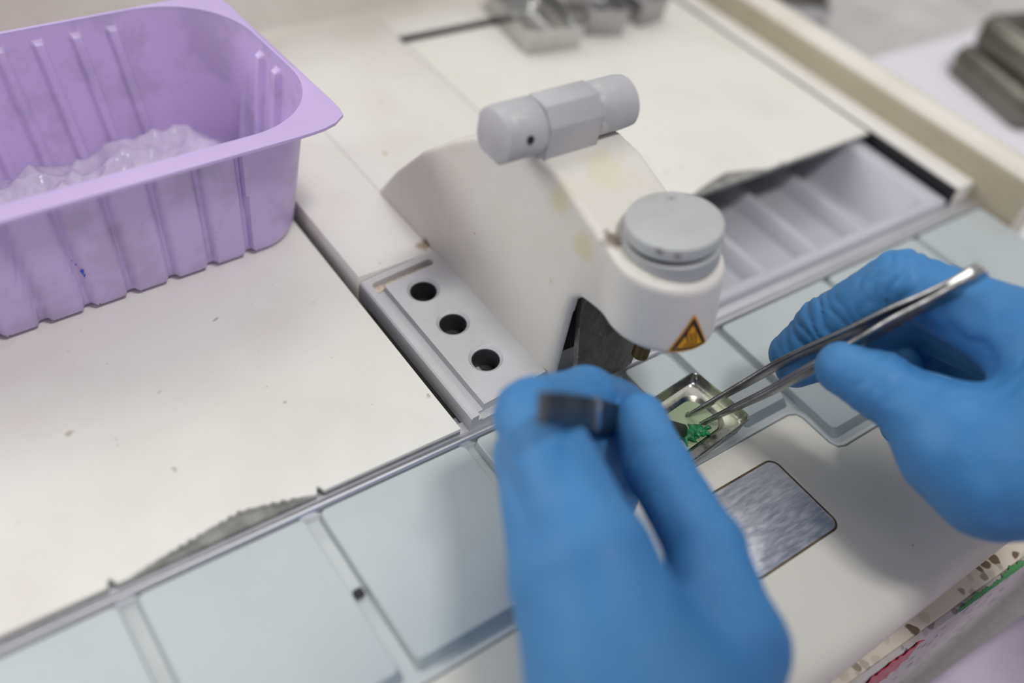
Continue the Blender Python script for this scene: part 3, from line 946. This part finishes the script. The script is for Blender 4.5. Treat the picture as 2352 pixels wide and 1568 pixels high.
# ------------------------------------------------------------------ base moulds
def mould_parts(e, L_, W_, H_, mat, well=1.0):
    r0 = lambda w, d, r, z: [(x, y, z) for x, y in rrect(w, d, r, 7)]
    zs = H_ * .40
    rings = [r0(L_ - 2.6, W_ - 2.6, 2.0, 0.0), r0(L_ - 2.0, W_ - 2.0, 2.2, .25), r0(L_ - .6, W_ - .6, 2.4, H_ - .5), r0(L_, W_, 2.6, H_ - .25), r0(L_ + .1, W_ + .1, 2.6, H_), r0(L_ - .5, W_ - .5, 2.4, H_ + .15),
             r0(L_ - 1.1, W_ - 1.1, 2.2, H_ - .1), r0(L_ - 1.5, W_ - 1.5, 2.1, H_ * .8), r0(L_ - 2.6, W_ - 2.6, 1.9, zs + .5), r0(L_ - 3.3, W_ - 3.3, 1.9, zs + .05), r0(L_ - 4.0, W_ - 4.0, 2.0, zs), r0(L_ - 9.2, W_ - 8.2, 5.2, zs - .05),
             r0(L_ - 9.9, W_ - 8.9, 5.2, zs - .35), r0(L_ - 12.4, W_ - 11.2, 4.6, .8), r0(L_ - 13.4, W_ - 12.2, 4.2, .45)]
    v, f = loft(rings, True, True)
    return link_mesh('mould_shell', v, f, mat, e, 38)
mo = empty('base_mould', (62.2, -36.4, 0.05), math.radians(6.4))
mould_parts(mo, 38.0, 25.4, 5.8, M['mould'])
tag(mo, 'open steel base mould with green specimen, on the middle pads under the forceps tips', 'mould', 'steel base moulds')
wx = empty('wax_pool', (62.2, -36.4, 1.0), math.radians(6.4))
wp = rrect(38 - 12.4, 25.4 - 11.2, 4.3, 7)
v, f = loft([[(x * .92, y * .88, -.45) for x, y in wp], [(x, y, .25) for x, y in wp]], True, True)
o = link_mesh('wax_body', v, f, M['wax'], wx, 40)
tag(wx, 'shallow pool of clear molten wax in the open mould', 'wax')
# green tissue
rr = np.random.default_rng(3)
X, Y, Z = grid((52, -50, 0), (76, -30, 8), 0.3)
cp = np.array((64.0, -40.2, 1.9)); d = None
for k in range(44):
    a = rr.uniform(0, 2 * math.pi); ln = rr.uniform(1.0, 6.6)
    c0 = cp + rr.normal(0, 1, 3) * (2.3, 1.3, .35); e_ = c0 + np.array((math.cos(a), math.sin(a) * .8, rr.uniform(-.25, .25))) * ln * .5
    s_ = cone_sdf(X, Y, Z, c0, e_, rr.uniform(.35, .8), rr.uniform(.12, .4))
    d = s_ if d is None else smin(d, s_, .9)
d = d + .22 * np.sin(X * 5.1 + 1) * np.sin(Y * 4.7) * np.sin(Z * 5.5)
v, q = surface_nets(d, (52, -50, 0), 0.3); v, q = largest(v, q)
ts = link_mesh('tissue_specimen', v, q, M['green'], None, 180)
tag(ts, 'green-dyed shred of tissue in the wax of the open mould', 'tissue')

# moulds lying on the right-hand lid, far back
def lid_mould(loc, rot, dims, mat, label):
    e = empty('base_mould', loc, rot); mould_parts(e, *dims, mat)
    return tag(e, label, 'mould', 'steel base moulds')
lid_mould((169, 193, 6.3), math.radians(83), (46, 33, 12.5), M['steel'], 'shiny steel mould at the back of the basin lid, nearest the dark slot')
lid_mould((207, 190, 6.3), math.radians(70), (34, 24, 14), M['dullsteel'], 'dull grey mould on the basin lid, middle one of the row')
lid_mould((234, 193, 6.3), math.radians(96), (36, 22, 14), M['dullsteel'], 'dull grey mould on the basin lid, nearest the side wall')

# ------------------------------------------------------------------ things on the bench beyond the station
sheet = box('paper_sheet', (318, 720, -60, 420, BZ + .05, BZ + .35), M['paper'], None, 0.05)
tag(sheet, 'white paper sheet covering the bench beyond the right side wall', 'paper')
nx, ny = 40, 40
verts = []
for i in range(nx):
    for j in range(ny):
        u, w_ = i / (nx - 1), j / (ny - 1)
        x = 325 + 330 * u; y = 138 - 60 * u * 0 + 260 * w_ - 40 * (1 - w_) * (0.2 * u)
        e = min(u * 8, (1 - u) * 8, w_ * 8, (1 - w_) * 8, 1)
        z = BZ + .8 + e * (7 + 4 * math.sin(x * .05) * math.sin(y * .07 + 1) + 2.5 * math.sin(x * .13 + y * .1))
        verts.append((x, y, z))
faces = [(i * ny + j, (i + 1) * ny + j, (i + 1) * ny + j + 1, i * ny + j + 1) for i in range(nx - 1) for j in range(ny - 1)]
bag = link_mesh('plastic_bag', verts, faces, M['bag_grey'], None, 50)
md = bag.modifiers.new('thickness', 'SOLIDIFY'); md.thickness = 0.0006
tag(bag, 'cloudy grey plastic bag lying on the paper beyond the side wall', 'bag')
gm = empty('metal_rack', (370, 206, BZ + 12), math.radians(-25))
box('rack_body', (-20, 20, -35, 35, 0, 24), M['darksteel'], gm, 2.0)
box('rack_plate', (-22, 22, -38, -34, -2, 12), M['steel'], gm, 1.0)
tag(gm, 'blurred grey metal rack resting on the plastic bag behind the side wall', 'rack')
def stacked(loc, rot, dims, label):
    e = empty('steel_cassette', loc, rot)
    L_, W_, H_ = dims
    r0 = lambda w, d, r, z: [(x, y, z) for x, y in rrect(w, d, r, 6)]
    v, f = loft([r0(L_ - 4, W_ - 4, 4, 0), r0(L_ - 1, W_ - 1, 5, .8), r0(L_, W_, 5, 3), r0(L_ - 1.5, W_ - 1.5, 5, H_ - 3), r0(L_ - 6, W_ - 6, 5, H_ - .6), r0(L_ - 9, W_ - 9, 4, H_)], True, True)
    link_mesh('cassette_body', v, f, M['darksteel'], e, 40)
    v, f = loft([r0(L_ + .8, W_ + .8, 5, H_ * .55), r0(L_ + 1.2, W_ + 1.2, 5, H_ * .6), r0(L_ + .8, W_ + .8, 5, H_ * .66)], True, True)
    link_mesh('cassette_ridge', v, f, M['darksteel'], e, 40)
    for k in range(5):
        box('lid_slat', (-L_ / 2 + 8, L_ / 2 - 8, -W_ / 2 + 8 + k * (W_ - 16) / 5, -W_ / 2 + 8 + (k + .6) * (W_ - 16) / 5, H_ - .4, H_ + 1.2), M['darksteel'], e, .4)
    return tag(e, label, 'cassette', 'dark steel cassettes')
stacked((452, 65, BZ + .4), math.radians(-17), (70, 66, 20), 'dark steel cassette on white paper, lower one of the stack')
stacked((456, 69, BZ + 21.8), math.radians(-12), (60, 56, 19), 'dark steel cassette on top of the stack beyond the side wall')

# ------------------------------------------------------------------ hand instruments
def strip(name, pts, widths, thick, udirs, mat, parent, curve=0.12):
    """rounded flat bar swept through points; udir = direction of its width."""
    P = [Vector(p) for p in pts]; rings = []
    # Catmull-Rom refine
    fine = []; wf = []; tf = []; uf = []
    for i in range(len(P) - 1):
        p0 = P[max(i - 1, 0)]; p1 = P[i]; p2 = P[i + 1]; p3 = P[min(i + 2, len(P) - 1)]
        for s in range(8):
            t = s / 8
            fine.append(0.5 * ((2 * p1) + (p2 - p0) * t + (2 * p0 - 5 * p1 + 4 * p2 - p3) * t * t + (3 * p1 - p0 - 3 * p2 + p3) * t ** 3))
            wf.append(widths[i] + (widths[i + 1] - widths[i]) * t); tf.append(thick[i] + (thick[i + 1] - thick[i]) * t)
    fine.append(P[-1]); wf.append(widths[-1]); tf.append(thick[-1])
    for i, p in enumerate(fine):
        tg = (fine[min(i + 1, len(fine) - 1)] - fine[max(i - 1, 0)]).normalized()
        u = (udirs - tg * udirs.dot(tg)).normalized(); n = tg.cross(u)
        ring = []
        for (a, b) in rrect(wf[i], tf[i], min(wf[i], tf[i]) * .35, 3):
            ring.append(tuple(p + u * a + n * b))
        rings.append(ring)
    v, f = loft(rings, True, True)
    return link_mesh(name, v, f, mat, parent, 40)
view = Vector(fwd)
tw_u = [(101.9, -76.4, 86.0), (97.8, -70.5, 74.5), (94.4, -64.9, 64.7), (90.7, -59.0, 53.5), (83.4, -47.9, 33.5), (76.2, -41.3, 18.9), (66.8, -33.4, 1.5)]
tw_l = [(101.5, -77.2, 85.2), (96.5, -72.8, 74.8), (91.9, -68.1, 64.9), (87.6, -64.4, 56.0), (81.6, -57.7, 40.9), (76.6, -51.1, 26.3), (73.6, -45.5, 15.4), (68.9, -37.6, 0.0)]
axis_t = (Vector(tw_u[-1]) - Vector(tw_u[0])).normalized()
sep = (Vector(tw_l[3]) - Vector(tw_u[3])); sep = (sep - axis_t * sep.dot(axis_t)).normalized()
wd = axis_t.cross(sep).normalized()
ud = (wd * .84 + sep * .54).normalized()
tz = empty('tweezers', tw_u[-1])
at0(strip('upper_arm', tw_u, [5.6, 6.6, 7.6, 7.8, 7.0, 5.2, 1.7], [1.9, 1.6, 1.6, 1.6, 1.6, 1.5, 1.1], ud, M['forceps'], tz), tz)
at0(strip('lower_arm', tw_l, [5.6, 6.6, 7.6, 7.8, 7.8, 6.8, 5.2, 1.7], [1.9, 1.6, 1.6, 1.6, 1.6, 1.6, 1.5, 1.1], ud, M['forceps'], tz), tz)
o = at0(strip('joined_end', [(102.7, -77.3, 87.3), (101.5, -76.4, 85.0), (98.7, -73.9, 79.2)], [5.2, 6.2, 5.0], [3.4, 4.4, 3.4], ud, M['steel'], tz), tz)
X, Y, Z = grid((60, -40, 2), (70, -30, 9), 0.25)
tp = Vector(tw_u[-1])
d = cone_sdf(X, Y, Z, tp + Vector((.6, .2, .2)), tp + Vector((-1.0, -.5, -.9)), .9, .5)
v, q = surface_nets(d, (60, -40, 2), 0.25)
o = at0(link_mesh('green_drop', v, q, M['green'], tz, 180), tz); o['label'] = 'green dye on the tip'
tag(tz, 'open steel tweezers held in the right gloved hand, tips in the mould', 'tweezers')

fc = empty('forceps', (58.7, -39.0, 5.2))
f_a = [(-25.1, -52.3, 75.9), (-13.6, -49.7, 66.0), (0.6, -47.0, 53.8), (17.8, -43.6, 38.5), (37.6, -40.8, 21.8), (58.6, -39.1, 5.1)]
f_b = [(-23.7, -51.5, 73.9), (-12.0, -48.8, 63.5), (2.9, -45.8, 50.5), (20.1, -42.5, 35.2), (39.4, -40.4, 19.1), (59.3, -39.2, 4.1)]
fax = (Vector(f_a[-1]) - Vector(f_a[0])).normalized(); fu = Vector(down)
at0(strip('near_arm', f_a, [7.4, 8.0, 8.0, 7.2, 5.0, 3.4], [2.2, 1.5, 1.4, 1.4, 1.5, 1.4], fu, M['forceps_refl'], fc), fc)
at0(strip('far_arm', f_b, [7.4, 8.0, 8.0, 7.2, 5.0, 3.4], [2.0, 1.5, 1.4, 1.4, 1.5, 1.4], fu, M['forceps_refl'], fc), fc)
at0(strip('pale_band', [(-0.5, -47.3, 54.8), (0.6, -47.0, 53.8), (1.8, -46.9, 52.8)], [8.3, 8.3, 8.3], [2.3, 2.3, 2.3], fu, M['steel'], fc), fc)  # short pale steel band across the arms
tag(fc, 'steel forceps with dark reflections painted in, pinched in the left gloved hand, tip in the mould', 'forceps')

# ------------------------------------------------------------------ gloved hands
def build_hand(name, palm, fingers, kp, kf, lo, hi, h, label, creases=()):
    X, Y, Z = grid(lo, hi, h)
    P_ = None
    for a, b, ra, rb in palm:
        s_ = cone_sdf(X, Y, Z, a, b, ra, rb); P_ = s_ if P_ is None else smin(P_, s_, kp)
    F_ = None
    for chain in fingers:
        c = None
        for (a, ra), (b, rb) in zip(chain[:-1], chain[1:]):
            s_ = cone_sdf(X, Y, Z, a, b, ra, rb); c = s_ if c is None else smin(c, s_, 2.0)
        F_ = c if F_ is None else smin(F_, c, 0.7)
    d = smin(P_, F_, kf)
    for (p, axis, rad, am, wl) in creases:
        p = np.array(p); ax = np.array(Vector(axis).normalized())
        s_ = (X - p[0]) * ax[0] + (Y - p[1]) * ax[1] + (Z - p[2]) * ax[2]
        rr_ = np.sqrt((X - p[0]) ** 2 + (Y - p[1]) ** 2 + (Z - p[2]) ** 2)
        wob = 0.7 * np.sin((X * .55 + Z * .4)) + .6 * np.sin(Y * .6 - Z * .3)
        d = d + am * np.exp(-(rr_ / rad) ** 2) * (1 - np.abs(np.sin(np.pi * (s_ + wob) / wl))) ** 1.6
    d += 0.16 * np.sin(X * .42 + 1.3) * np.sin(Y * .37) * np.sin(Z * .45 + .5)
    d = np.maximum(d, np.minimum.reduce([X * 0 - 1e3]))
    v, q = surface_nets(d, lo, h); v, q = largest(v, q); v = relax(v, q, 2)
    o = link_mesh(name, v, q, M['glove'], None, 180)
    tag(o, label, 'hand')
    return o

# right hand (holds the tweezers from the right)
rI = [(117.6, -97.4, 69.0), (105.6, -58.0, 66.4), (95.9, -47.9, 44.0), (91.1, -44.7, 30.0)]
rM = [(131.0, -101.8, 56.7), (124.9, -63.4, 46.2), (105.0, -52.5, 32.8), (92.7, -47.8, 26.0)]
rR = [(138.0, -106.0, 45.8), (137.4, -72.3, 35.7), (122.3, -64.9, 36.0), (111.8, -70.2, 36.1)]
rP = [(138.8, -111.2, 36.7), (137.5, -87.1, 24.9), (116.2, -81.4, 22.4), (106.8, -80.8, 23.3)]
rT = [(93.6, -111.0, 47.5), (89.4, -99.2, 47.4), (88.3, -87.9, 48.5), (85.2, -75.8, 48.7), (81.3, -65.4, 47.9)]
wr = (109.2, -129.4, 68.1)
rw2 = (123.2, -120.6, 70.2)
palm = [(wr, rT[0], 27, 19), (rT[0], rT[1], 19, 15), (wr, rI[0], 25, 13.5), (wr, rM[0], 24, 12.5), (rw2, rR[0], 22, 12), (rw2, rP[0], 22, 11.5)]
fing = [[(rI[0], 13.2), (rI[1], 9.0), (rI[2], 8.1), (rI[3], 6.9)], [(rM[0], 12), (rM[1], 9.0), (rM[2], 8.0), (rM[3], 6.8)],
        [(rR[0], 11.5), (rR[1], 8.8), (rR[2], 7.8), (rR[3], 6.8)], [(rP[0], 10.5), (rP[1], 7.6), (rP[2], 6.8), (rP[3], 6.2)],
        [(rT[1], 15), (rT[2], 10.6), (rT[3], 9.5), (rT[4], 7.8)]]
def ax_(a, b): return (Vector(b) - Vector(a))
allp = np.array([p for L_ in (rI, rM, rR, rP, rT) for p in L_] + [wr, rw2])
lo = tuple(allp.min(0) - 32); hi = tuple(allp.max(0) + 30)
build_hand('gloved_hand', palm, fing, 9, 5.5, lo, hi, 0.75, 'right hand in a blue nitrile glove holding open tweezers',
           [(rI[1], ax_(rI[0], rI[1]), 13, 1.3, 4.6), (rI[2], ax_(rI[1], rI[2]), 12, 1.3, 3.6), (rT[3], ax_(rT[2], rT[3]), 11, .8, 4.2), ((112.4, -91.7, 56.5), (.8, .1, -.5), 24, 1.3, 6.5)])

# left hand (pinches the forceps, nearest the camera)
lI = [(-24.2, -79.2, 49.6), (-11.4, -38.2, 50.2), (12.2, -33.6, 40.4), (29.4, -33.2, 27.2)]
lM = [(-28.9, -76.5, 42.5), (-14.2, -43.8, 42.6), (9.5, -38.7, 28.9), (19.2, -44.6, 21.6)]
lR = [(-25.3, -77.0, 26.1), (-7.4, -45.2, 23.6), (12.8, -41.0, 15.4), (19.6, -47.1, 12.9)]
lP = [(-18.1, -79.4, 12.2), (-0.9, -51.0, 9.6), (14.5, -47.0, 6.5), (19.1, -50.3, 7.3)]
lT = [(-5.1, -107.0, 35.7), (7.4, -87.2, 40.6), (13.9, -62.4, 39.8), (20.7, -46.9, 39.6)]
wl = (-34.6, -120.9, 28.7)
palm = [(wl, lI[0], 26, 14), (wl, lM[0], 26, 13), (wl, lR[0], 24, 12), ((-31.6, -121.2, 24.9), lP[0], 22, 12), (wl, lT[0], 26.5, 15.5)]
fing = [[(lI[0], 13), (lI[1], 10.0), (lI[2], 8.4), (lI[3], 7.3)], [(lM[0], 13), (lM[1], 9.8), (lM[2], 8.4), (lM[3], 7.3)],
        [(lR[0], 12), (lR[1], 9.2), (lR[2], 8.0), (lR[3], 7.0)], [(lP[0], 11), (lP[1], 8.0), (lP[2], 7.0), (lP[3], 6.2)],
        [(lT[0], 15.5), (lT[1], 9.5), (lT[2], 8.8), (lT[3], 7.8)]]
allp = np.array([p for L_ in (lI, lM, lR, lP, lT) for p in L_] + [wl])
lo = tuple(allp.min(0) - 30); hi = tuple(allp.max(0) + 28)
build_hand('gloved_hand', palm, fing, 6, 2.5, lo, hi, 0.8, 'left hand in a blue nitrile glove pinching steel forceps, nearest the viewer',
           [(lI[1], ax_(lI[0], lI[1]), 12, .9, 4.6), (lT[2], ax_(lT[1], lT[2]), 11, .6, 4.4)])

# ------------------------------------------------------------------ lab coat and red scrap at the bench front
E0 = Vector((93.3, -131.0, -93.4)); E1 = Vector((183.7, -139.6, -60.8))
ed = E1 - E0
dn = (Vector(down) * .75 + Vector(right) * .55 - Vector(fwd) * .25).normalized()
nx, ny = 60, 40
verts = []
for i in range(nx):
    for j in range(ny):
        u = -0.3 + 1.7 * i / (nx - 1); t = j / (ny - 1)
        p = E0 + ed * u + dn * (110 * t) - Vector(fwd) * (8 * math.sin(t * 8 + u * 2.2) * (t ** .5) + 3 * math.sin(t * 19 + u * 5) * t)
        verts.append(tuple(p))
faces = [(i * ny + j, (i + 1) * ny + j, (i + 1) * ny + j + 1, i * ny + j + 1) for i in range(nx - 1) for j in range(ny - 1)]
# the person standing at the bench, leaning over the work (only the coat reaches into the picture)
HX, HY, HZ = -42, -280, 446            # head centre
X, Y, Z = grid((-170, -520, -330), (280, -90, 580), 6.0)
d = cone_sdf(X, (Y + 375) * 1.7 - 375, Z, (100, -375, -280), (50, -375, 270), 150, 135)
d = smin(d, cone_sdf(X, Y, Z, (-50, -385, 320), (150, -385, 320), 55, 55), 40)
d = smin(d, cone_sdf(X, Y, Z, (40, -375, 345), (HX + 12, HY - 35, HZ - 40), 54, 50), 20)
d = smin(d, cone_sdf(X, Y, Z, (HX + 3, HY - 20, HZ + 25), (HX, HY, HZ), 78, 72), 14)
d = smin(d, cone_sdf(X, Y, Z, (HX - 2, HY + 22, HZ - 30), (HX - 4, HY + 48, HZ - 58), 52, 30), 22)      # jaw and chin
d = smin(d, cone_sdf(X, Y, Z, (HX - 3, HY + 58, HZ + 4), (HX - 5, HY + 80, HZ - 26), 9, 12), 8)           # nose
for sx in (-1, 1):
    d = smin(d, cone_sdf(X, Y, Z, (HX + 2 + sx * 76, HY - 8, HZ + 20), (HX + sx * 74, HY - 3, HZ - 18), 11, 8), 4)   # ears
    d = smin(d, cone_sdf(X, Y, Z, (HX - 3 + sx * 14, HY + 66, HZ + 27), (HX - 3 + sx * 46, HY + 54, HZ + 22), 8, 6), 8)     # brows
    d = smax(d, -cone_sdf(X, Y, Z, (HX - 4 + sx * 28, HY + 77, HZ + 5), (HX - 4 + sx * 34, HY + 76, HZ + 5), 12, 12), 8)   # eye sockets
d = smax(d, -cone_sdf(X, Y, Z, (HX - 22, HY + 86, HZ - 49), (HX + 14, HY + 86, HZ - 49), 5, 5), 4)         # mouth
v, q = surface_nets(d, (-170, -520, -330), 6.0); v, q = largest(v, q); v = relax(v, q, 2)
person = link_mesh('person', v, q, M['skin'], None, 180)
X, Y, Z = grid((HX - 105, HY - 130, HZ - 110), (HX + 105, HY + 110, HZ + 125), 5.0)
hd = cone_sdf(X, Y, Z, (HX + 3, HY - 26, HZ + 30), (HX + 3, HY - 24, HZ - 20), 87, 75)
hd = smax(hd, -cone_sdf(X, Y, Z, (HX - 3, HY + 80, HZ + 2), (HX - 5, HY + 70, HZ - 85), 62, 62), 12)
v, q = surface_nets(hd, (HX - 105, HY - 130, HZ - 110), 5.0); v, q = largest(v, q); v = relax(v, q, 2)
link_mesh('hair', v, q, M['hair'], person, 180)
o = link_mesh('lab_coat_skirt', verts, faces, M['coat'], person, 180)
md = o.modifiers.new('thickness', 'SOLIDIFY'); md.thickness = 0.001
X, Y, Z = grid((-250, -540, -330), (420, -120, 440), 9.0)
d = cone_sdf(X, (Y + 375) * 1.55 - 375, Z, (100, -375, -280), (50, -375, 220), 178, 160)
d = smin(d, cone_sdf(X, Y, Z, (-95, -390, 320), (200, -390, 320), 70, 70), 50)
for sh, el, wr_ in (((-100, -390, 320), (-150, -360, 110), wl), ((205, -390, 320), (330, -330, 170), wr)):
    w_ = np.array(wr_); e_ = np.array(el); w_ = w_ + (e_ - w_) * .3
    d = smin(d, cone_sdf(X, Y, Z, sh, el, 66, 52), 25); d = smin(d, cone_sdf(X, Y, Z, el, w_, 48, 32), 18)
d = smax(d, -cone_sdf(X, Y, Z, (40, -365, 360), (0, -335, 440), 64, 70), 8)
v, q = surface_nets(d, (-250, -540, -330), 9.0); v, q = largest(v, q); v = relax(v, q, 2)
link_mesh('lab_coat', v, q, M['coat'], person, 180)
tag(person, 'person in a pale lilac-white lab coat standing at the bench front edge', 'person')
bm = bmesh.new()
rows = []
for i in range(14):
    u = i / 13; x = 68 + 24 * u
    rows.append([bm.verts.new((x + .4 * math.sin(j * 2 + i), -127.4 + .0384 * -(x - 0) + 4.1 - .6 * math.sin(i * 1.3 + j * 2.1) ** 2, BZ - .4 - 19 * j / 5 - 1.2 * math.sin(i * .9) * (j in (0, 5)))) for j in range(6)])
for i in range(13):
    for j in range(5): bm.faces.new((rows[i][j], rows[i + 1][j], rows[i + 1][j + 1], rows[i][j + 1]))
red = from_bm('red_tape', bm, M['red'], None, 30)
md = red.modifiers.new('thickness', 'SOLIDIFY'); md.thickness = 0.0003
tag(red, 'torn red tape stuck on the bench front edge beside the lab coat', 'tape')
